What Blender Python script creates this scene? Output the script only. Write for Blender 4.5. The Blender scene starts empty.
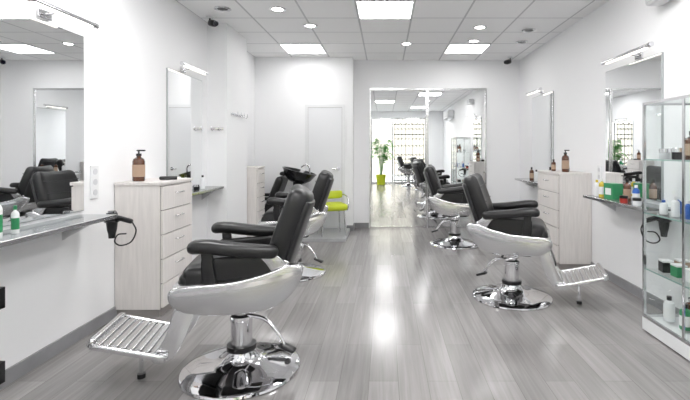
import bpy, bmesh, math, random
from mathutils import Vector, Matrix
random.seed(4)
S=bpy.context.scene
try:
    S.view_settings.view_transform='Standard'
    S.view_settings.look='None'
except Exception: pass
R=math.radians
# ---------------- materials ----------------
def mat(name,col,rough=.5,metal=0,emis=None,es=0,bump=0,bscale=40,var=0,vscale=5,stretch=(1,1,1),coat=0):
    m=bpy.data.materials.new(name); m.use_nodes=True
    nt=m.node_tree; b=nt.nodes['Principled BSDF']
    b.inputs['Base Color'].default_value=(*col,1); b.inputs['Roughness'].default_value=rough
    b.inputs['Metallic'].default_value=metal
    if coat: b.inputs['Coat Weight'].default_value=coat
    if emis:
        b.inputs['Emission Color'].default_value=(*emis,1); b.inputs['Emission Strength'].default_value=es
    if bump or var:
        tc=nt.nodes.new('ShaderNodeTexCoord'); mp=nt.nodes.new('ShaderNodeMapping'); mp.inputs['Scale'].default_value=stretch
        nt.links.new(tc.outputs['Object'],mp.inputs['Vector'])
    if var:
        n=nt.nodes.new('ShaderNodeTexNoise'); n.inputs['Scale'].default_value=vscale; n.inputs['Detail'].default_value=5
        nt.links.new(mp.outputs[0],n.inputs['Vector'])
        r=nt.nodes.new('ShaderNodeValToRGB')
        r.color_ramp.elements[0].position=.3; r.color_ramp.elements[1].position=.7
        r.color_ramp.elements[0].color=(*[c*(1-var) for c in col],1)
        r.color_ramp.elements[1].color=(*[min(1,c*(1+var)) for c in col],1)
        nt.links.new(n.outputs['Fac'],r.inputs['Fac']); nt.links.new(r.outputs['Color'],b.inputs['Base Color'])
    if bump:
        n=nt.nodes.new('ShaderNodeTexNoise'); n.inputs['Scale'].default_value=bscale
        nt.links.new(mp.outputs[0],n.inputs['Vector'])
        bp=nt.nodes.new('ShaderNodeBump'); bp.inputs['Strength'].default_value=bump; bp.inputs['Distance'].default_value=.002
        nt.links.new(n.outputs['Fac'],bp.inputs['Height']); nt.links.new(bp.outputs[0],b.inputs['Normal'])
    return m
WALL=mat('wall_paint',(.89,.895,.905),.6,bump=.05,bscale=120)
TRIMG=mat('grey_baseboard',(.25,.25,.26),.4,var=.1,vscale=8)
DOORM=mat('door_white',(.80,.81,.83),.35,bump=.02)
FRAMEW=mat('frame_grey',(.62,.63,.65),.35,bump=.02)
LEATHER=mat('black_leather',(.007,.007,.008),.33,bump=.25,bscale=160)
LEATHB=mat('black_leather_piping',(.013,.013,.015),.3,bump=.1)
BLACKP=mat('black_plastic',(.008,.008,.009),.3,bump=.05)
CHROME=mat('chrome',(.78,.78,.80),.05,1)
ALU=mat('brushed_aluminium',(.68,.68,.69),.18,1,bump=.03,bscale=200,stretch=(1,30,1))
SILVER=mat('silver_shell',(.55,.55,.56),.2,.97,bump=.02)
MIRROR=mat('mirror_silvering',(.93,.94,.945),0.0,1)
EDGE=mat('mirror_edge',(.45,.47,.48),.3,.5,bump=.01)
CABW=mat('washed_wood',(.72,.69,.67),.45,var=.06,vscale=9,stretch=(6,6,.5),bump=.1)
CABD=mat('cabinet_gap',(.30,.28,.27),.6,bump=.05)
GLSHELF=mat('shelf_dark_glass',(.30,.32,.33),.08,.3,bump=.01)
AMBER=mat('amber_glass',(.09,.028,.010),.12,coat=.5,bump=.01)
LABEL=mat('paper_label',(.4,.28,.2),.6,bump=.05)
LABELW=mat('white_label',(.8,.8,.8),.6,bump=.05)
WHITEP=mat('white_plastic',(.8,.81,.82),.35,bump=.02)
GREEN=mat('green_plastic',(.03,.25,.10),.35,bump=.02)
BLUE=mat('blue_plastic',(.03,.12,.45),.35,bump=.02)
RED=mat('red_plastic',(.45,.04,.03),.35,bump=.02)
LIME=mat('lime_upholstery',(.50,.58,.02),.45,bump=.1)
YEL=mat('yellow_liquid',(.65,.5,.05),.2,bump=.02)
LEAF=mat('leaf_green',(.04,.20,.02),.45,var=.3,vscale=12)
SOIL=mat('soil',(.04,.025,.015),.9,bump=.5)
IRON=mat('wrought_iron',(.012,.012,.012),.5,bump=.1)
GREYMAT=mat('grey_platform',(.40,.41,.42),.5,var=.08,vscale=15)
CERAM=mat('black_ceramic',(.01,.01,.012),.1,bump=.01)
LENS=mat('dark_lens',(.01,.01,.02),.05,bump=.01)
PANEL=mat('led_panel_glow',(1,1,1),.5,emis=(1,.988,.98),es=29)
PANELB=mat('led_panel_dimmed_glow',(1,1,1),.5,emis=(1,.988,.98),es=10)
SPOT=mat('downlight_glow',(1,1,1),.5,emis=(1,.96,.9),es=18)
TUBEL=mat('lamp_diffuser',(.95,.95,.93),.4,emis=(1,.93,.84),es=1.4)
PAVE=mat('pavement',(.45,.44,.42),.8,var=.2,vscale=4)
FAC=mat('street_facade',(.62,.55,.45),.8,var=.1,vscale=2)

def glassmat():
    m=bpy.data.materials.new('clear_glass'); m.use_nodes=True; nt=m.node_tree; nt.nodes.clear()
    o=nt.nodes.new('ShaderNodeOutputMaterial'); mx=nt.nodes.new('ShaderNodeMixShader')
    t=nt.nodes.new('ShaderNodeBsdfTransparent'); t.inputs[0].default_value=(.975,.988,.985,1)
    g=nt.nodes.new('ShaderNodeBsdfGlossy'); g.inputs['Roughness'].default_value=.01
    f=nt.nodes.new('ShaderNodeLayerWeight'); f.inputs['Blend'].default_value=.5
    pw=nt.nodes.new('ShaderNodeMath'); pw.operation='POWER'; pw.inputs[1].default_value=5
    ml=nt.nodes.new('ShaderNodeMath'); ml.operation='MULTIPLY_ADD'; ml.inputs[1].default_value=.6; ml.inputs[2].default_value=.025
    nt.links.new(f.outputs['Facing'],pw.inputs[0]); nt.links.new(pw.outputs[0],ml.inputs[0])
    nt.links.new(ml.outputs[0],mx.inputs[0]); nt.links.new(t.outputs[0],mx.inputs[1]); nt.links.new(g.outputs[0],mx.inputs[2])
    nt.links.new(mx.outputs[0],o.inputs[0]); return m
GLASS=glassmat()
GEDGE=mat('glass_edge_green',(.35,.5,.46),.1,bump=.01)

def floormat():
    m=bpy.data.materials.new('grey_laminate_planks'); m.use_nodes=True; nt=m.node_tree; b=nt.nodes['Principled BSDF']
    N=nt.nodes.new; L=nt.links.new
    tc=N('ShaderNodeTexCoord'); mp=N('ShaderNodeMapping'); mp.inputs['Rotation'].default_value=(0,0,R(90))
    L(tc.outputs['Object'],mp.inputs['Vector'])
    br=N('ShaderNodeTexBrick'); br.offset=.37; br.offset_frequency=2
    br.inputs['Scale'].default_value=1; br.inputs['Brick Width'].default_value=1.25; br.inputs['Row Height'].default_value=.165
    br.inputs['Mortar Size'].default_value=.0012; br.inputs['Mortar Smooth'].default_value=.3
    br.inputs['Color1'].default_value=(.315,.303,.299,1); br.inputs['Color2'].default_value=(.235,.225,.222,1); br.inputs['Mortar'].default_value=(.14,.13,.127,1)
    L(mp.outputs[0],br.inputs['Vector'])
    m2=N('ShaderNodeMapping'); m2.inputs['Scale'].default_value=(24,1.0,1); L(tc.outputs['Object'],m2.inputs['Vector'])
    n=N('ShaderNodeTexNoise'); n.inputs['Scale'].default_value=1.6; n.inputs['Detail'].default_value=6; n.inputs['Roughness'].default_value=.55; n.inputs['Distortion'].default_value=.6
    L(m2.outputs[0],n.inputs['Vector'])
    r=N('ShaderNodeValToRGB'); r.color_ramp.elements[0].position=.3; r.color_ramp.elements[1].position=.72
    r.color_ramp.elements[0].color=(.86,.86,.86,1); r.color_ramp.elements[1].color=(1.14,1.14,1.14,1)
    L(n.outputs['Fac'],r.inputs['Fac'])
    mx=N('ShaderNodeMix'); mx.data_type='RGBA'; mx.blend_type='MULTIPLY'; mx.inputs[0].default_value=1
    L(br.outputs['Color'],mx.inputs[6]); L(r.outputs['Color'],mx.inputs[7]); L(mx.outputs[2],b.inputs['Base Color'])
    rr=N('ShaderNodeMapRange'); rr.inputs[3].default_value=.13; rr.inputs[4].default_value=.25
    L(n.outputs['Fac'],rr.inputs[0]); L(rr.outputs[0],b.inputs['Roughness'])
    b.inputs['IOR'].default_value=1.65
    bp=N('ShaderNodeBump'); bp.inputs['Strength'].default_value=.06; bp.inputs['Distance'].default_value=.002
    L(n.outputs['Fac'],bp.inputs['Height']); L(bp.outputs[0],b.inputs['Normal'])
    return m
def ceilmat():
    m=bpy.data.materials.new('ceiling_tiles'); m.use_nodes=True; nt=m.node_tree; b=nt.nodes['Principled BSDF']
    N=nt.nodes.new; L=nt.links.new
    tc=N('ShaderNodeTexCoord'); mp=N('ShaderNodeMapping'); mp.inputs['Location'].default_value=(.3,.4,0)
    L(tc.outputs['Object'],mp.inputs['Vector'])
    br=N('ShaderNodeTexBrick'); br.offset=0; br.squash=1
    br.inputs['Scale'].default_value=1; br.inputs['Brick Width'].default_value=.6; br.inputs['Row Height'].default_value=.6
    br.inputs['Mortar Size'].default_value=.011; br.inputs['Mortar Smooth'].default_value=.1
    br.inputs['Color1'].default_value=(.96,.96,.965,1); br.inputs['Color2'].default_value=(.95,.95,.96,1); br.inputs['Mortar'].default_value=(.62,.62,.64,1)
    L(mp.outputs[0],br.inputs['Vector']); L(br.outputs['Color'],b.inputs['Base Color'])
    b.inputs['Roughness'].default_value=.8
    return m
FLOOR=floormat(); CEIL=ceilmat()

# ---------------- helpers ----------------
def link(name,me,mt=None,parent=None,loc=(0,0,0),rot=(0,0,0)):
    if mt is not None and len(me.materials)==0: me.materials.append(mt)
    o=bpy.data.objects.new(name,me); S.collection.objects.link(o)
    o.location=loc; o.rotation_euler=rot
    if parent: o.parent=parent
    return o
def group(name,loc=(0,0,0),rz=0):
    e=bpy.data.objects.new(name,None); S.collection.objects.link(e); e.location=loc; e.rotation_euler=(0,0,R(rz)); e.empty_display_size=.1
    return e
def finish(bm,name,smooth=None):
    bmesh.ops.recalc_face_normals(bm,faces=bm.faces)
    me=bpy.data.meshes.new(name); bm.to_mesh(me); bm.free()
    if smooth:
        for p in me.polygons: p.use_smooth=True
        me.set_sharp_from_angle(angle=R(smooth))
    return me
def box(name,d,c,mt,parent=None,bev=0,rot=(0,0,0)):
    bm=bmesh.new(); bmesh.ops.create_cube(bm,size=1)
    for v in bm.verts: v.co=Vector((v.co.x*d[0],v.co.y*d[1],v.co.z*d[2]))
    if bev: bmesh.ops.bevel(bm,geom=bm.edges[:],offset=bev,segments=2,profile=.5,affect='EDGES')
    return link(name,finish(bm,name),mt,parent,c,rot)
def boxes(name,lst,mt,parent=None):
    """lst of (x0,x1,y0,y1,z0,z1) merged in one mesh"""
    bm=bmesh.new()
    for (a,b,c,d,e,f) in lst:
        g=bmesh.ops.create_cube(bm,size=1)
        for v in g['verts']:
            v.co=Vector(((a+b)/2+v.co.x*(b-a),(c+d)/2+v.co.y*(d-c),(e+f)/2+v.co.z*(f-e)))
    return link(name,finish(bm,name),mt,parent)
def rbox(name,d,r,c,mt,parent=None,rot=(0,0,0),cuts=11,deform=None):
    bm=bmesh.new(); bmesh.ops.create_cube(bm,size=2)
    bmesh.ops.subdivide_edges(bm,edges=bm.edges[:],cuts=cuts,use_grid_fill=True)
    h=[x/2 for x in d]; 
    for v in bm.verts:
        u=[math.sin(a*math.pi/2) for a in v.co]
        p=Vector((u[0]*h[0],u[1]*h[1],u[2]*h[2]))
        rr=min(r,min(h)*.999)
        inn=Vector([max(-(h[i]-rr),min(h[i]-rr,p[i])) for i in range(3)])
        dd=p-inn
        if dd.length>1e-6: p=inn+dd.normalized()*rr
        if deform: p=Vector(deform(p.x,p.y,p.z))
        v.co=p
    return link(name,finish(bm,name,60),mt,parent,c,rot)
def lathe(name,prof,mt,parent=None,loc=(0,0,0),rot=(0,0,0),seg=40,ang=35):
    bm=bmesh.new(); rings=[]
    for (r,z) in prof:
        if r<1e-5: rings.append([bm.verts.new((0,0,z))])
        else: rings.append([bm.verts.new((r*math.cos(2*math.pi*i/seg),r*math.sin(2*math.pi*i/seg),z)) for i in range(seg)])
    for a,b in zip(rings,rings[1:]):
        for i in range(seg):
            j=(i+1)%seg
            if len(a)==1 and len(b)==1: continue
            if len(a)==1: bm.faces.new((a[0],b[i],b[j]))
            elif len(b)==1: bm.faces.new((a[i],a[j],b[0]))
            else: bm.faces.new((a[i],a[j],b[j],b[i]))
    return link(name,finish(bm,name,ang),mt,parent,loc,rot)
def cyl(name,r,h,c,mt,parent=None,rot=(0,0,0),seg=28,r2=None):
    r2=r if r2 is None else r2
    return lathe(name,[(0,-h/2),(r,-h/2),(r2,h/2),(0,h/2)],mt,parent,c,rot,seg)
def cr(pts,n=6):
    P=[Vector(p) for p in pts]
    if len(P)<3: return P
    out=[]
    for i in range(len(P)-1):
        p0=P[i-1] if i>0 else P[i]*2-P[i+1]; p1=P[i]; p2=P[i+1]; p3=P[i+2] if i+2<len(P) else P[i+1]*2-P[i]
        for k in range(n):
            t=k/n; out.append(.5*((2*p1)+(p2-p0)*t+(2*p0-5*p1+4*p2-p3)*t*t+(3*p1-p0-3*p2+p3)*t**3))
    out.append(P[-1]); return out
def tube_bm(bm,pts,r,seg=10):
    rings=[]; up=Vector((0,0,1))
    n=len(pts); prev=None
    for i,p in enumerate(pts):
        t=(pts[min(i+1,n-1)]-pts[max(i-1,0)]).normalized()
        if prev is None:
            a=up if abs(t.z)<.9 else Vector((1,0,0)); x=t.cross(a).normalized()
        else:
            x=(prev-t*prev.dot(t)).normalized()
        prev=x; y=t.cross(x)
        rad=r[i] if isinstance(r,list) else r
        rings.append([bm.verts.new(p+(x*math.cos(2*math.pi*k/seg)+y*math.sin(2*math.pi*k/seg))*rad) for k in range(seg)])
    for a,b in zip(rings,rings[1:]):
        for k in range(seg):
            j=(k+1)%seg; bm.faces.new((a[k],a[j],b[j],b[k]))
    bm.faces.new(rings[0]); bm.faces.new(rings[-1][::-1])
def tube(name,pts,r,mt,parent=None,sm=6,seg=10):
    bm=bmesh.new(); tube_bm(bm,cr(pts,sm) if sm>1 else [Vector(p) for p in pts],r,seg)
    return link(name,finish(bm,name,50),mt,parent)
def tubes(name,lst,r,mt,parent=None,sm=5,seg=8):
    bm=bmesh.new()
    for pts in lst: tube_bm(bm,cr(pts,sm) if sm>1 else [Vector(p) for p in pts],r,seg)
    return link(name,finish(bm,name,50),mt,parent)
def prism(name,pts,y0,y1,mt,parent=None,bev=.006,smooth=True):
    """profile in xz, extruded along y"""
    if smooth:
        n=len(pts); P=[]
        for i in range(n):
            p0,p1,p2,p3=[Vector((*pts[(i+k)%n],0)) for k in (-1,0,1,2)]
            for k in range(4):
                t=k/4; P.append(.5*((2*p1)+(p2-p0)*t+(2*p0-5*p1+4*p2-p3)*t*t+(3*p1-p0-3*p2+p3)*t**3))
        pts=[(p.x,p.y) for p in P]
    bm=bmesh.new()
    a=[bm.verts.new((x,y0,z)) for x,z in pts]; b=[bm.verts.new((x,y1,z)) for x,z in pts]
    f1=bm.faces.new(a); f2=bm.faces.new(b[::-1]); n=len(pts)
    for i in range(n):
        j=(i+1)%n; bm.faces.new((a[i],b[i],b[j],a[j]))
    bmesh.ops.recalc_face_normals(bm,faces=bm.faces)
    if bev:
        ed=[e for e in bm.edges if (f1 in e.link_faces or f2 in e.link_faces)]
        bmesh.ops.bevel(bm,geom=ed,offset=bev,segments=3,profile=.5,affect='EDGES')
    return link(name,finish(bm,name,32),mt,parent)

# ---------------- room ----------------
XL,XR,H=-2.1,2.25,2.8
YB,YBL,YF=7.35,7.1,-2.4
box('floor',(XR-XL+.2,YB-YF+.2,.1),((XL+XR)/2,(YB+YF)/2,-.05),FLOOR)
c=box('ceiling',(XR-XL+.2,YB-YF+.2,.1),(0,0,0),CEIL)
for v in c.data.vertices: v.co+=Vector(((XL+XR)/2,(YB+YF)/2,H+.05))
boxes('wall_left',[(XL-.1,XL,YF-.1,YB+.1,0,H)],WALL)
boxes('wall_right',[(XR,XR+.1,YF-.1,YB+.1,0,H)],WALL)
boxes('wall_back',[(-.52,XR,YB,YB+.1,0,H),(XL,-.52,YBL,YB+.1,0,H)],WALL)
boxes('wall_column',[(XL,-1.87,5.2,5.96,0,H)],WALL)
boxes('wall_front',[(XL,-.55,YF-.1,YF,0,H),(1.6,XR,YF-.1,YF,0,H),(-.55,1.6,YF-.1,YF,2.55,H)],WALL)
bh=.085;bt=.014
boxes('baseboard_left',[(XL,XL+bt,YF,5.2,0,bh),(XL,-1.87+bt,5.2-bt,5.2,0,bh),(-1.87,-1.87+bt,5.2,5.96+bt,0,bh),(XL,XL+bt,5.98,YBL,0,bh)],TRIMG)
boxes('baseboard_right',[(XR-bt,XR,YF,YB,0,bh)],TRIMG)
boxes('baseboard_back',[(XL+bt,-1.32,YBL-bt,YBL,0,bh),(-.62,-.52,YBL-bt,YBL,0,bh),(-.52,-.52+bt,YBL-bt,YB-bt,0,bh),(-.52,-.27,YB-bt,YB,0,bh),(1.71,XR-bt,YB-bt,YB,0,bh)],TRIMG)
# back door
g=group('door_1',(0,0,0))
boxes('leaf',[(-1.235,-.695,YBL-.03,YBL-.004,0.045,1.98)],DOORM,g)
boxes('jamb',[(-1.285,-1.24,YBL-.035,YBL,0.045,2.03),(-.69,-.645,YBL-.035,YBL,0.045,2.03),(-1.24,-.69,YBL-.035,YBL,1.985,2.03)],WHITEP,g)
boxes('gap',[(-1.241,-.689,YBL-.02,YBL-.001,0.045,1.99)],CABD,g)
cyl('handle_rose',.025,.012,(-.745,YBL-.037,1.0),CHROME,g,(R(90),0,0))
tube('handle_lever',[(-.745,YBL-.04,1.0),(-.745,YBL-.08,1.0),(-.84,YBL-.085,1.0)],.009,CHROME,g,4)
# back mirrored sliding doors
def mirror_panel(name,x0,x1,y,z0,z1):
    g=group(name)
    boxes('glass',[(x0+.02,x1-.02,y-.012,y-.006,z0+.03,z1-.03)],MIRROR,g)
    boxes('frame',[(x0,x0+.02,y-.03,y,z0,z1),(x1-.02,x1,y-.03,y,z0,z1),(x0+.02,x1-.02,y-.03,y,z0,z0+.03),(x0+.02,x1-.02,y-.03,y,z1-.03,z1),],ALU,g)
    return g
mirror_panel('mirrored_sliding_door',-.255,.70,YB,0,2.33)
mirror_panel('mirrored_sliding_door',.705,1.69,YB,0,2.33)

# entrance behind the camera
g=group('window_1')
boxes('frame',[(-.55,-.49,YF-.08,YF-.02,0,2.55),(1.54,1.6,YF-.08,YF-.02,0,2.55),(.26,.32,YF-.08,YF-.02,0,2.55),(-.49,.26,YF-.08,YF-.02,2.49,2.55),(.32,1.54,YF-.08,YF-.02,2.49,2.55),(-.49,.26,YF-.08,YF-.02,0,.06),(.32,1.54,YF-.08,YF-.02,0,.06)],ALU,g)
boxes('pane',[(-.49,.26,YF-.055,YF-.049,.06,2.49),(.32,1.54,YF-.055,YF-.049,.06,2.49)],GLASS,g)
gate=group('iron_gate',(.93,YF+.03,0))
L=[]
for i in range(9):
    x=-.56+i*.14; L.append([(x,0,.0),(x,0,2.3)])
tubes('bars',L,.014,IRON,gate,1)
tubes('rails',[[(-.6,0,z),(.6,0,z)] for z in (.12,.95,1.9,2.3)],.02,IRON,gate,1)
L=[]
for i in range(8):
    x=-.49+i*.14
    for s,z in ((1,1.1),(-1,1.75),(1,1.45),(1,2.1),(1,.3),(-1,.8)):
        L.append([(x+.055*math.cos(a)*(1-a/9),0,z+.055*math.sin(a)*(1-a/9)*s) for a in [k*.7 for k in range(11)]])
for i in range(5):
    x=-.44+i*.22
    L.append([(x-.11,0,2.3),(x-.05,0,2.42),(x,0,2.5),(x+.05,0,2.42),(x+.11,0,2.3)])
tubes('scrolls',L,.014,IRON,gate,2,6)
boxes('street_pavement',[(-6,7,-9,YF-.1,-.1,-.001)],PAVE)
boxes('street_building',[(-6,7,-9.3,-9,-.1,4.5)],FAC)

# ceiling fixtures
def panel(x,y,m=None):
    g=group('ceiling_light_panel',(x,y,H))
    boxes('diffuser',[(-.28,.28,-.28,.28,-.008,-.002)],m or PANEL,g)
    boxes('rim',[(-.3,-.28,-.3,.3,-.012,0),(.28,.3,-.3,.3,-.012,0),(-.28,.28,-.3,-.28,-.012,0),(-.28,.28,.28,.3,-.012,0)],WHITEP,g)
for x,y in ((0,4.7),(-1.2,2.9),(1.2,2.9),(0,1.1),(-1.2,-.7),(1.2,-.7)): panel(x,y)  # only the first is in direct view; the rest are added for brightness
for x,y in ((-1.2,6.5),(1.2,6.5)): panel(x,y,PANELB)
def downlight(x,y):
    g=group('recessed_downlight',(x,y,H))
    lathe('ring',[(.055,0),(.085,0),(.088,-.006),(.08,-.012),(.06,-.008),(.055,0)],CHROME,g)
    cyl('bulb',.054,.006,(0,0,-.004),SPOT,g)
for x,y in ((-1.14,4.68),(1.16,5.37),(1.22,6.05),(.3,6.2),(-.9,5.3),(1.7,3.9),(-1.3,1.8),(1.3,1.3)): downlight(x,y)
def dlight_dark(name,x,y):
    g=group(name,(x,y,H))
    lathe('ring',[(.05,0),(.085,0),(.088,-.008),(.075,-.014),(.055,-.01),(.05,0)],ALU,g)
    cyl('grille',.052,.006,(0,0,-.005),BLACKP,g)
dlight_dark('ceiling_speaker',-1.72,4.66); dlight_dark('ceiling_speaker',1.8,5.5); dlight_dark('ceiling_speaker',1.9,6.1)
def seccam(x,y,z,rz):
    g=group('security_camera',(x,y,z),rz)
    cyl('mount',.04,.02,(0,0,-.01),WHITEP,g)
    tube('arm',[(0,0,-.01),(0,0,-.05),(.03,0,-.07)],.01,BLACKP,g,4)
    rbox('body',(.13,.075,.075),.034,(.06,0,-.085),BLACKP,g,(0,R(15),0),7)
    cyl('lens',.028,.02,(.125,0,-.10),LENS,g,(0,R(105),0))
seccam(-1.97,4.95,H,-40); seccam(2.02,7.1,H,-140)
g=group('wall_speaker',(XR,3.45,2.53))
rbox('body',(.14,.26,.14),.03,(-.075,0,0),WHITEP,g,(0,0,0),7); box('grille',(.006,.2,.1),(-.147,0,0),FRAMEW,g)
g=group('air_conditioner',(XR,-.1,2.47))
rbox('body',(.22,.95,.30),.05,(-.112,0,0),WHITEP,g); box('vent',(.012,.82,.05),(-.212,0,-.11),BLACKP,g); box('seam',(.006,.9,.006),(-.222,0,-.05),CABD,g)

# ---------------- wall mirrors ----------------
def wallmirror(side,y0,y1,z0=.88,z1=2.09):
    x=XL if side<0 else XR; s=-side
    g=group('wall_mirror',(x,(y0+y1)/2,(z0+z1)/2))
    w=y1-y0;h=z1-z0
    box('backing',(.012,w,h),(s*.007,0,0),EDGE,g)
    box('glass',(.004,w-.012,h-.012),(s*.0155,0,0),MIRROR,g)
wallmirror(-1,1.75,3.05); wallmirror(-1,4.22,5.02)
wallmirror(1,3.55,4.46); wallmirror(1,5.86,6.69)
def walllamp(side,y,z,l=.56):
    x=XL if side<0 else XR; s=-side
    g=group('mirror_wall_lamp',(x,y,z))
    box('wall_plate',(.02,.1,.05),(s*.011,0,0),CHROME,g,.004)
    tube('arm',[(s*.02,0,0),(s*.07,0,.01),(s*.12,0,.012)],.008,CHROME,g,4)
    cyl('tube_body',.017,l,(s*.135,0,.012),CHROME,g,(R(90),0,0))
    cyl('diffuser',.013,l*.86,(s*.135,0,-.002),TUBEL,g,(R(90),0,0))
    for k in(-1,1): cyl('end_cap',.02,.03,(s*.135,k*l/2,.012),CHROME,g,(R(90),0,0))
walllamp(-1,2.70,2.13); walllamp(-1,4.55,2.13); walllamp(1,3.88,2.13,.75); walllamp(1,6.27,2.12)
def shelf(side,y0,y1,z=.855,d=.25):
    x=XL if side<0 else XR; s=-side
    g=group('mirror_shelf',(x,(y0+y1)/2,z)); w=y1-y0
    box('glass_top',(d,w,.014),(s*(d/2+.001),0,0),GLSHELF,g,.003)
    box('front_rail',(.012,w,.028),(s*(d+.006),0,-.006),ALU,g,.003)
    for k in(-.38,.38): prism('bracket',[(s*.002,-.14),(s*.002,-.008),(s*(d-.03),-.008),(s*(d-.03),-.02),(s*.03,-.12)],k*w-.01,k*w+.01,ALU,g,0,False)
shelf(-1,1.75,3.02,.852); shelf(-1,4.1,5.17,.87,.2); shelf(1,3.36,4.42,.842); shelf(1,5.75,6.75,.86)

# ---------------- drawer cabinets ----------------
def cabinet(side,y0,y1,d=.37,h=1.05,n=5):
    x=XL if side<0 else XR
    g=group('drawer_cabinet',(x+ (-side)*(d/2+.003),(y0+y1)/2,0),0 if side<0 else 180); w=y1-y0
    box('plinth',(d-.04,w-.03,.06),(-.01,0,.03),CABD,g)
    box('carcass',(d-.022,w,h-.085),(-.009,0,.06+(h-.085)/2),CABW,g,.002)
    box('top_board',(d+.0,w+.012,.025),(.002,0,h-.0125),CABW,g,.003)
    box('recess',(.004,w-.02,h-.10),(d/2-.019,0,.06+(h-.1)/2),CABD,g)
    hh=(h-.10)/n
    for i in range(n):
        z=.068+hh*(i+.5)
        box('drawer_front_%d'%(i+1),(.018,w-.024,hh-.009),(d/2-.008,0,z),CABW,g,.002)
        tube('drawer_handle_%d'%(i+1),[(d/2,-.06,z+.03),(d/2+.022,-.055,z+.03),(d/2+.022,.055,z+.03),(d/2,.06,z+.03)],.005,ALU,g,3,8)
cabinet(-1,3.41,3.95); cabinet(-1,5.99,6.33,h=1.07); cabinet(1,4.78,5.42)

# ---------------- barber chair ----------------
cache={}
def barber_chair(x,y,rz,rec=0):
    e=group('barber_chair',(x,y,0),rz)
    if 'c' in cache:
        for o in cache['c']:
            n=bpy.data.objects.new(o.name.split('.')[0],o.data); S.collection.objects.link(n)
            n.location=o.location; n.rotation_euler=o.rotation_euler; n.parent=e
        return e
    lathe('base_plate',[(0,0),(.335,0),(.342,.006),(.338,.016),(.32,.024),(.25,.034),(.17,.05),(.12,.066),(.09,.09),(.078,.12),(.076,.13),(0,.13)],CHROME,e,seg=64)
    lathe('pump_sleeve',[(0,.12),(.062,.12),(.062,.30),(.068,.305),(.068,.325),(.058,.33),(.045,.335),(.045,.42),(0,.42)],CHROME,e)
    lathe('pump_collar',[(.06,.125),(.084,.125),(.086,.135),(.084,.155),(.06,.158)],BLACKP,e)
    tube('pump_pedal_arm',[(-.04,.03,.33),(-.14,.06,.31),(-.21,.085,.24),(-.25,.10,.17)],.011,CHROME,e)
    rbox('pump_pedal',(.10,.055,.024),.011,(-.27,.105,.155),BLACKP,e,(0,R(-20),R(-20)),5)
    rbox('mechanism_box',(.34,.24,.07),.02,(0,0,.425),BLACKP,e,cuts=5)
    tube('recline_lever',[(-.05,-.12,.42),(-.07,-.26,.40),(-.02,-.34,.41),(.06,-.35,.44)],.009,CHROME,e)
    prism('seat_shell',[(-.27,.60),(-.28,.52),(-.2,.47),(0,.455),(.18,.46),(.27,.50),(.29,.56),(.27,.59)],-.27,.27,SILVER,e,.02)
    for s in(-1,1):
        y0,y1=sorted((s*.262,s*.315))
        prism('side_panel',[(-.36,.66),(-.28,.685),(-.16,.645),(0,.61),(.18,.60),(.29,.59),(.325,.545),(.28,.475),(.14,.44),(-.08,.435),(-.22,.465),(-.32,.55)],y0,y1,SILVER,e,.014)
        prism('panel_trim',[(-.30,.645),(-.13,.61),(.12,.578),(.28,.565),(.27,.548),(.1,.558),(-.12,.585),(-.28,.62)],s*.315-.003,s*.315+.004,CHROME,e,0)
        prism('arm_bracket_rear',[(-.28,.65),(-.21,.64),(-.16,.70),(-.13,.74),(-.21,.74),(-.26,.70)],s*.288-.012,s*.288+.012,SILVER,e,.004)
        prism('arm_bracket_front',[(.09,.59),(.145,.59),(.155,.68),(.16,.77),(.11,.765),(.10,.68)],s*.288-.01,s*.288+.01,BLACKP,e,.004)
        rbox('side_bolster',(.40,.035,.13),.016,(-.03,s*.258,.67),LEATHER,e,(0,R(3),0),7)
        def da(x,y,z):
            t=(x+.23)/.46
            return (x, y*(0.75+.4*math.sin(math.pi*min(1,max(0,t))*.8)), z+.03*t*t- max(0,t-.8)*.10)
        rbox('armrest_pad',(.46,.095,.07),.034,(.0,s*.292,.768),LEATHER,e,(0,R(-4),0),11,da)
    rbox('seat_cushion',(.52,.50,.15),.055,(.02,0,.605),LEATHER,e,deform=lambda x,y,z:(x,y,z+(.022*(1-(x/.26)**2)*(1-(y/.25)**2) if z>0 else 0)))
    rbox('seat_front_roll',(.09,.49,.14),.044,(.255,0,.575),LEATHER,e,(0,R(-10),0))
    A=-19
    def db(x,y,z):
        k=1-.10*max(0,z/.27)**2-.08*max(0,-z/.27)**2
        bend=.045*(abs(y)/.26)**2
        return (x*(1+.15*(1-(z/.28)**2))+bend, y*k, z)
    def pb(dx,dz):
        a=R(A); return (-.29+dx*math.cos(a)+dz*math.sin(a),0,.81-dx*math.sin(a)+dz*math.cos(a))
    rbox('backrest_cushion',(.12,.50,.54),.05,pb(0,0),LEATHER,e,(0,R(A),0),15,db)
    def db2(x,y,z):
        return (x+.045*(abs(y)/.26)**2,y*(1-.10*max(0,z/.27)**2),z)
    rbox('backrest_shell',(.03,.485,.46),.014,pb(-.062,-.01),LEATHB,e,(0,R(A),0),13,db2)
    for i,zz in enumerate((-.12,.02,.15)):
        L=[]
        for yy in (-.225,-.12,0,.12,.225):
            q=pb(.067+.045*(abs(yy)/.26)**2,zz); L.append((q[0],yy,q[2]))
        tube('stitch_seam',L,.004,LEATHB,e,4,6)
    for s in(-1,1):
        prism('back_hinge',[(-.30,.56),(-.22,.56),(-.20,.64),(-.26,.70),(-.31,.64)],s*.245-.012,s*.245+.012,CHROME,e,.004)
    FX,FZ=.545,.235
    for s in(-1,1):
        prism('footrest_arm',[(.20,.50),(.29,.50),(.33,.42),(.36,.32),(.41,.23),(.45,.195),(.42,.15),(.35,.16),(.29,.24),(.24,.36)],s*.17-.009,s*.17+.009,ALU,e,.003)
    rbox('calf_pad',(.05,.30,.20),.022,(.31,0,.42),LEATHER,e,(0,R(-22),0),9)
    W=.215
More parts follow.
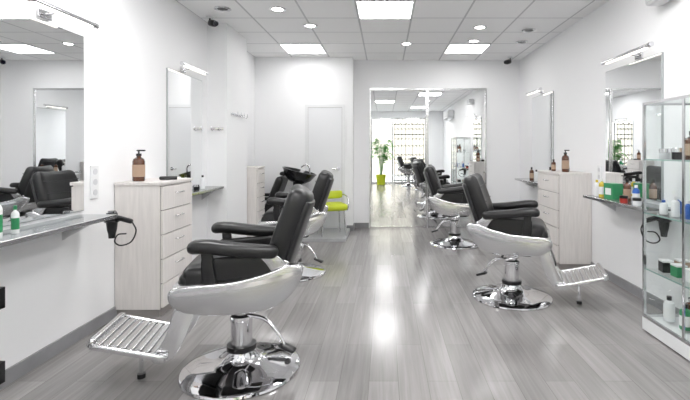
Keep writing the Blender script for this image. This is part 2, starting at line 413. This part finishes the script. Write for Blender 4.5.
    def fp(o):
        M=Matrix.Translation((FX,0,FZ))@Matrix.Rotation(R(-15),4,'Y')@Matrix.Scale(.97,4)
        o.data.transform(M@Matrix.Translation(o.location)); o.location=(0,0,0); o.parent=e
    for i in range(9):
        o=rbox('footrest_slat_%d'%(i+1),(.033,W*2-.02,.016),.006,(-.165+i*.0412,0,.004),ALU,None,cuts=5); fp(o)
    for s in(-1,1):
        o=rbox('footrest_side_rail',(.39,.026,.034),.011,(0,s*W,0),ALU,None,cuts=5); fp(o)
    o=rbox('footrest_front_lip',(.035,W*2,.05),.014,(.195,0,.008),ALU,None,cuts=5); fp(o)
    o=box('footrest_under_plate',(.37,W*2-.03,.006),(0,0,-.002),SILVER); fp(o)
    o=rbox('footrest_rear_bar',(.03,W*2,.03),.012,(-.19,0,0),ALU,None,cuts=5); fp(o)
    tube('footrest_stand',[(.55,0,.22),(.55,0,.02)],.012,CHROME,e,1)
    cyl('footrest_stand_foot',.022,.024,(.55,0,.012),BLACKP,e)
    cache['c']=[o for o in S.objects if o.parent==e]
    return e
barber_chair(-.85,2.61,180+10)
barber_chair(1.12,3.89,-18)
barber_chair(-.97,4.65,180+6)
barber_chair(.96,6.08,-8)
barber_chair(1.25,.2,-10)
barber_chair(.85,-1.2,-5)

# ---------------- bottles and small items ----------------
def bottle(name,x,y,z,r,h,m,cap=BLACKP,label=LABEL,pump=False):
    g=group(name,(x,y,z))
    lathe('body',[(0,0),(r*.93,0),(r,.006),(r,h*.66),(r*.85,h*.74),(r*.38,h*.8),(r*.36,h*.86),(0,h*.86)],m,g,seg=24)
    if label: lathe('label',[(r*1.015,h*.15),(r*1.015,h*.55)],label,g,seg=24)
    if pump:
        cyl('collar',r*.45,h*.08,(0,0,h*.88),cap,g); cyl('stem',r*.14,h*.12,(0,0,h*.96),cap,g)
        rbox('nozzle',(r*1.5,r*.45,h*.05),r*.15,(r*.4,0,h*1.02),cap,g,cuts=4)
    else: cyl('cap',r*.45,h*.15,(0,0,h*.91),cap,g)
    return g
def jar(name,x,y,z,r,h,m,cap):
    g=group(name,(x,y,z))
    lathe('pot',[(0,0),(r*.94,0),(r,.004),(r,h*.62),(0,h*.62)],m,g,seg=24)
    lathe('lid',[(0,h*.62),(r*1.05,h*.62),(r*1.05,h*.96),(r*.98,h),(0,h)],cap,g,seg=24)
bottle('amber_pump_bottle',-1.97,3.52,1.051,.045,.24,AMBER,pump=True)
g=group('hair_clipper',(-1.80,3.66,1.051),20); rbox('body',(.14,.04,.03),.013,(0,0,.016),BLACKP,g,cuts=5); box('blade',(.02,.036,.012),(.077,0,.016),CHROME,g)
g=group('hair_comb',(-1.86,3.80,1.051),60); boxes('spine',[(-.09,.09,-.004,.006,0,.006)],LABEL,g); boxes('teeth',[(-.085+i*.006,-.082+i*.006,-.022,-.004,.001,.005) for i in range(28)],LABEL,g)
bottle('amber_soap_bottle',2.05,5.0,1.051,.04,.24,AMBER,pump=True)
jar('cream_jar',2.12,5.14,1.051,.035,.07,BLACKP,CHROME)
bottle('small_amber_bottle',2.0,5.22,1.051,.026,.14,AMBER,BLACKP,LABEL)
bottle('white_shampoo_bottle',-1.93,2.17,.86,.034,.22,WHITEP,WHITEP,GREEN)
bottle('green_spray_bottle',-1.95,2.32,.86,.018,.15,WHITEP,GREEN,GREEN)
g=group('green_product_box',(2.1,4.05,.85),8); box('carton',(.10,.13,.14),(0,0,.07),GREEN,g,.003); box('label',(.002,.08,.06),(-.051,0,.07),LABELW,g); box('lid_fold',(.102,.132,.012),(0,0,.138),GREEN,g,.003)
bottle('yellow_lotion_bottle',2.08,4.22,.85,.027,.18,YEL,WHITEP,LABELW)
bottle('white_lotion_bottle',2.08,4.32,.85,.025,.16,WHITEP,YEL,None)
bottle('amber_lotion_bottle',2.12,3.85,.85,.03,.2,AMBER,BLACKP,LABEL)
bottle('blue_tonic_bottle',2.1,3.68,.85,.028,.16,BLUE,WHITEP,LABELW)
jar('pomade_jar',2.04,3.76,.85,.032,.06,RED,BLACKP)
jar('pomade_jar',2.05,3.58,.85,.032,.06,WHITEP,BLACKP)
bottle('white_spray_bottle',2.1,6.1,.868,.03,.16,WHITEP,BLACKP,None)
bottle('amber_spray_bottle',2.1,6.3,.868,.03,.19,AMBER,BLACKP,LABEL)
bottle('white_tonic_bottle',-1.99,4.8,.878,.025,.15,WHITEP,BLACKP,None)
jar('styling_wax_jar',-1.98,4.62,.878,.03,.06,BLACKP,CHROME)
def dryer(x,y,z,rz,sc=1):
    g=group('hair_dryer',(x,y,z),rz); g.scale=(sc,sc,sc)
    lathe('barrel',[(0,.10),(.03,.10),(.042,.085),(.044,.02),(.037,-.05),(.028,-.085),(.025,-.12),(.018,-.12),(0,-.11)],BLACKP,g,(0,0,0),(0,0,0),24)
    lathe('intake_ring',[(.028,.104),(.037,.104),(.037,.09),(.028,.09)],CHROME,g,(0,0,0),(0,0,0),24)
    rbox('handle',(.034,.15,.042),.016,(0,.10,.035),BLACKP,g,(R(-15),0,0),5)
    tube('cord',[(0,.17,.01),(0,.20,-.06),(.0,.16,-.15),(.01,.08,-.18),(.01,.03,-.15),(.02,.06,-.09),(.02,.13,-.08)],.006,BLACKP,g)
    tube('holder_ring',[(.054*math.cos(a),.054*math.sin(a),.02) for a in [k*math.pi/6 for k in range(13)]],.006,BLACKP,g,2)
    tube('holder_arm',[(.054,0,.02),(.075,0,.03),(.09,0,.05)],.006,BLACKP,g,3)
    return g
dryer(-1.93,3.11,.78,-90,.85)
dryer(2.07,3.265,.76,90,.85)
def socket(x,y,z,s):
    g=group('wall_socket',(x,y,z)); box('plate',(.012,.08,.24),(s*.0065,0,0),WHITEP,g,.003)
    for k in(-.075,0,.075): cyl('outlet',.022,.004,(s*.0135,0,k),FRAMEW,g,(0,R(90),0),16)
socket(XL,3.17,1.07,1); socket(XR,4.6,1.02,-1)
def hooks(x,y,z,rz,n,w):
    g=group('coat_hook_rail',(x,y,z),rz)
    box('bar',(.012,w,.03),(.007,0,0),ALU,g,.003)
    for i in range(n):
        yy=-w/2+w*(i+.5)/n
        tube('hook',[(.01,yy,0),(.045,yy,-.025),(.065,yy,.0),(.065,yy,.03)],.006,CHROME,g,4)
hooks(-1.985,5.2,1.55,-90,2,.16); hooks(-1.87,5.58,1.74,0,4,.5)

# ---------------- display case ----------------
g=group('glass_display_case',(0,0,0))
x0,x1,y0,y1,h=1.86,2.235,2.3,3.18,1.64
t=.018
P=[]
for xx in(x0,x1-t):
    for yy in(y0,y1-t): P.append((xx,xx+t,yy,yy+t,.1,h))
for z in(.1,h-t):
    P+= [(x0,x0+t,y0+t,y1-t,z,z+t),(x1-t,x1,y0+t,y1-t,z,z+t),(x0+t,x1-t,y0,y0+t,z,z+t),(x0+t,x1-t,y1-t,y1,z,z+t)]
boxes('frame',P,ALU,g)
boxes('base_plinth',[(x0,x1,y0,y1,.012,.1)],WHITEP,g)
for (a,b) in((x0+.05,y0+.05),(x1-.05,y0+.05),(x0+.05,y1-.05),(x1-.05,y1-.05)): cyl('foot',.02,.012,(a,b,.006),BLACKP,g)
boxes('glass_side',[(x0+.006,x0+.011,y0+t,y1-t,.118,h-t)],GLASS,g)
boxes('glass_end_far',[(x0+t,x1-t,y1-.011,y1-.006,.118,h-t)],GLASS,g)
boxes('glass_end_near',[(x0+t,x1-t,y0+.006,y0+.011,.118,h-t)],GLASS,g)
boxes('glass_top',[(x0+t,x1-t,y0+t,y1-t,h-.011,h-.006)],GLASS,g)
SH=(.45,.85,1.235)
for i,z in enumerate(SH):
    boxes('glass_shelf_%d'%(i+1),[(x0+.018,x1-.018,y0+.02,y1-.02,z-.006,z)],GLASS,g)
    boxes('shelf_edge_%d'%(i+1),[(x0+.0125,x0+.0175,y0+.02,y1-.02,z-.008,z+.001)],GEDGE,g)
boxes('lock_rail',[(x0-.004,x0+.004,(y0+y1)/2-.01,(y0+y1)/2+.01,.12,h-.02)],ALU,g)
jar('hair_wax_jar',1.96,3.08,1.236,.036,.075,FRAMEW,CHROME); jar('hair_wax_jar',2.09,3.1,1.236,.036,.075,WHITEP,CHROME)
jar('hair_wax_jar',1.97,2.96,1.236,.036,.08,BLACKP,CHROME)
for yy,hh,xx in ((2.86,.19,2.0),(2.72,.22,2.03),(2.58,.2,2.0)): bottle('amber_tonic_bottle',xx,yy,1.236,.045,hh,AMBER,BLACKP,LABEL)
for k,(xx,yy,m,c2) in enumerate(((1.95,3.08,WHITEP,BLUE),(2.06,3.1,BLUE,WHITEP),(1.96,2.97,WHITEP,WHITEP),(2.08,2.98,GREEN,WHITEP),(1.97,2.86,BLUE,WHITEP),(2.08,2.84,WHITEP,RED),(1.97,2.74,BLACKP,WHITEP),(1.98,2.6,BLUE,WHITEP))): bottle('tonic_bottle',xx,yy,.851,.026,.10+.02*(k%3),m,c2,None)
for k,(xx,yy,m) in enumerate(((1.96,3.07,BLACKP),(2.08,3.08,LABEL),(1.97,2.95,GREEN),(2.1,2.93,BLUE),(1.98,2.83,WHITEP),(1.98,2.7,RED))):
    gg=group('product_carton',(xx,yy,.451),4*k-8); box('carton',(.07,.07,.075),(0,0,.0375),m,gg,.002); box('lid',(.072,.072,.012),(0,0,.076),LABELW,gg,.002)
for k,(xx,yy) in enumerate(((1.97,3.05),(2.1,3.02),(1.98,2.9),(2.0,2.75),(2.0,2.55))): bottle('shampoo_bottle',xx,yy,.119,.035,.17,(WHITEP,AMBER,GREEN,WHITEP,BLUE)[k],BLACKP,LABELW)

# ---------------- wash area ----------------
boxes('grey_floor_platform',[(-1.72,-.56,6.25,YBL-.016,0,.04)],GREYMAT)
g=group('shampoo_wash_unit',(-1.45,6.70,.04),180)
prism('pedestal',[(-.24,0),(.0,0),(.02,.35),(-.02,.64),(-.20,.64),(-.26,.35)],-.15,.15,BLACKP,g,.02)
o=lathe('basin',[(0,-.10),(.12,-.09),(.20,-.03),(.25,.06),(.27,.085),(.25,.09),(.22,.06),(.17,-.01),(.10,-.05),(0,-.06)],CERAM,g,(-.13,0,.86),(0,R(-14),0),36)
o.scale=(1,.92,1)
cyl('basin_neck',.07,.16,(-.12,0,.70),BLACKP,g)
tube('faucet',[(-.30,0,.90),(-.30,0,1.0),(-.24,0,1.04),(-.17,0,1.0)],.013,CHROME,g)
rbox('neck_rest',(.08,.16,.06),.026,(.10,0,.90),BLACKP,g,(0,R(-10),0),7)
rbox('seat_back',(.11,.50,.56),.05,(.20,0,.60),LEATHER,g,(0,R(-22),0))
rbox('seat_cushion',(.46,.50,.13),.055,(.36,0,.35),LEATHER,g)
for s in(-1,1):
    rbox('armrest',(.40,.06,.05),.024,(.32,s*.29,.55),BLACKP,g,cuts=7)
    tube('arm_frame',[(.14,s*.29,.53),(.12,s*.29,.2),(.14,s*.28,.02),(.46,s*.28,.02),(.50,s*.29,.2),(.48,s*.29,.53)],.013,CHROME,g,4)
box('seat_frame',(.42,.56,.03),(.34,0,.27),CHROME,g,.005)
g=group('lime_salon_chair',(-.80,6.55,.04),-70)
rbox('seat',(.42,.42,.10),.045,(0,0,.42),LIME,g)
rbox('back',(.07,.40,.12),.034,(-.22,0,.57),LIME,g,(0,R(-10),0),9,lambda x,y,z:(x+.10*(y/.2)**2,y,z))
for s in(-1,1):
    tube('arm',[(-.22,s*.14,.56),(-.12,s*.215,.58),(.12,s*.22,.56),(.19,s*.21,.46),(.17,s*.2,.38)],.012,CHROME,g)
    for q in(-1,1): tube('leg',[(q*.15,s*.16,.37),(q*.17,s*.175,.0)],.012,CHROME,g,1)

# ---------------- trolley at the left edge ----------------
g=group('barber_trolley',(-1.84,1.74,0))
for z in(.30,.62):
    boxes('tray_%d'%int(z*100),[(-.2,.2,-.16,.16,z,z+.012),(-.2,-.188,-.16,.16,z,z+.09),(.188,.2,-.16,.16,z,z+.09),(-.188,.188,-.16,-.148,z,z+.09),(-.188,.188,.148,.16,z,z+.09)],BLACKP,g)
tubes('posts',[[(a,b,.05),(a,b,.72)] for a in(-.17,.13) for b in(-.13,.08)],.009,CHROME,g,1)
for a in(-.17,.13):
    for b in(-.13,.08): cyl('caster',.024,.02,(a,b,.024),BLACKP,g,(R(90),0,0))
    
# ---------------- plant ----------------
g=group('potted_palm',(-.15,-1.75,0))
lathe('pot',[(0,0),(.13,0),(.15,.02),(.19,.36),(.2,.38),(.18,.38),(.165,.33),(0,.33)],LIME,g)
cyl('soil',.165,.02,(0,0,.33),SOIL,g)
bm=bmesh.new()
for i in range(26):
    a=random.uniform(0,2*math.pi); hgt=random.uniform(.7,1.5); out=random.uniform(.15,.42)
    pts=cr([(0.03*math.cos(a),.03*math.sin(a),.32),(out*.35*math.cos(a),out*.35*math.sin(a),.32+hgt*.6),(out*.8*math.cos(a),out*.8*math.sin(a),.32+hgt),(out*1.3*math.cos(a),out*1.3*math.sin(a),.3+hgt*.85)],5)
    tube_bm(bm,pts,.005,5)
    side=Vector((-math.sin(a),math.cos(a),0))
    for k in range(6,len(pts)):
        for s in(-1,1):
            p=pts[k]; l=.13
            tip=p+side*s*l+Vector((math.cos(a)*.05,math.sin(a)*.05,-.05)); w=Vector((math.cos(a)*.012,math.sin(a)*.012,.01))
            v=[bm.verts.new(q) for q in (p,p+(tip-p)*.5+w,tip,p+(tip-p)*.5-w)]
            bm.faces.new(v)
link('fronds',finish(bm,'fronds'),LEAF,g)

# ---------------- world and camera ----------------
w=bpy.data.worlds.new('World'); S.world=w; w.use_nodes=True
bg=w.node_tree.nodes['Background']; bg.inputs[0].default_value=(.9,.95,1,1); bg.inputs[1].default_value=6.5
cam=bpy.data.cameras.new('camera'); co=bpy.data.objects.new('camera',cam); S.collection.objects.link(co)
co.location=(0,0,1.3); co.rotation_euler=(R(90),0,0)
cam.sensor_width=36; cam.lens=440/690*36; cam.shift_x=-40/690; cam.shift_y=-50/690; cam.clip_start=.05
S.camera=co
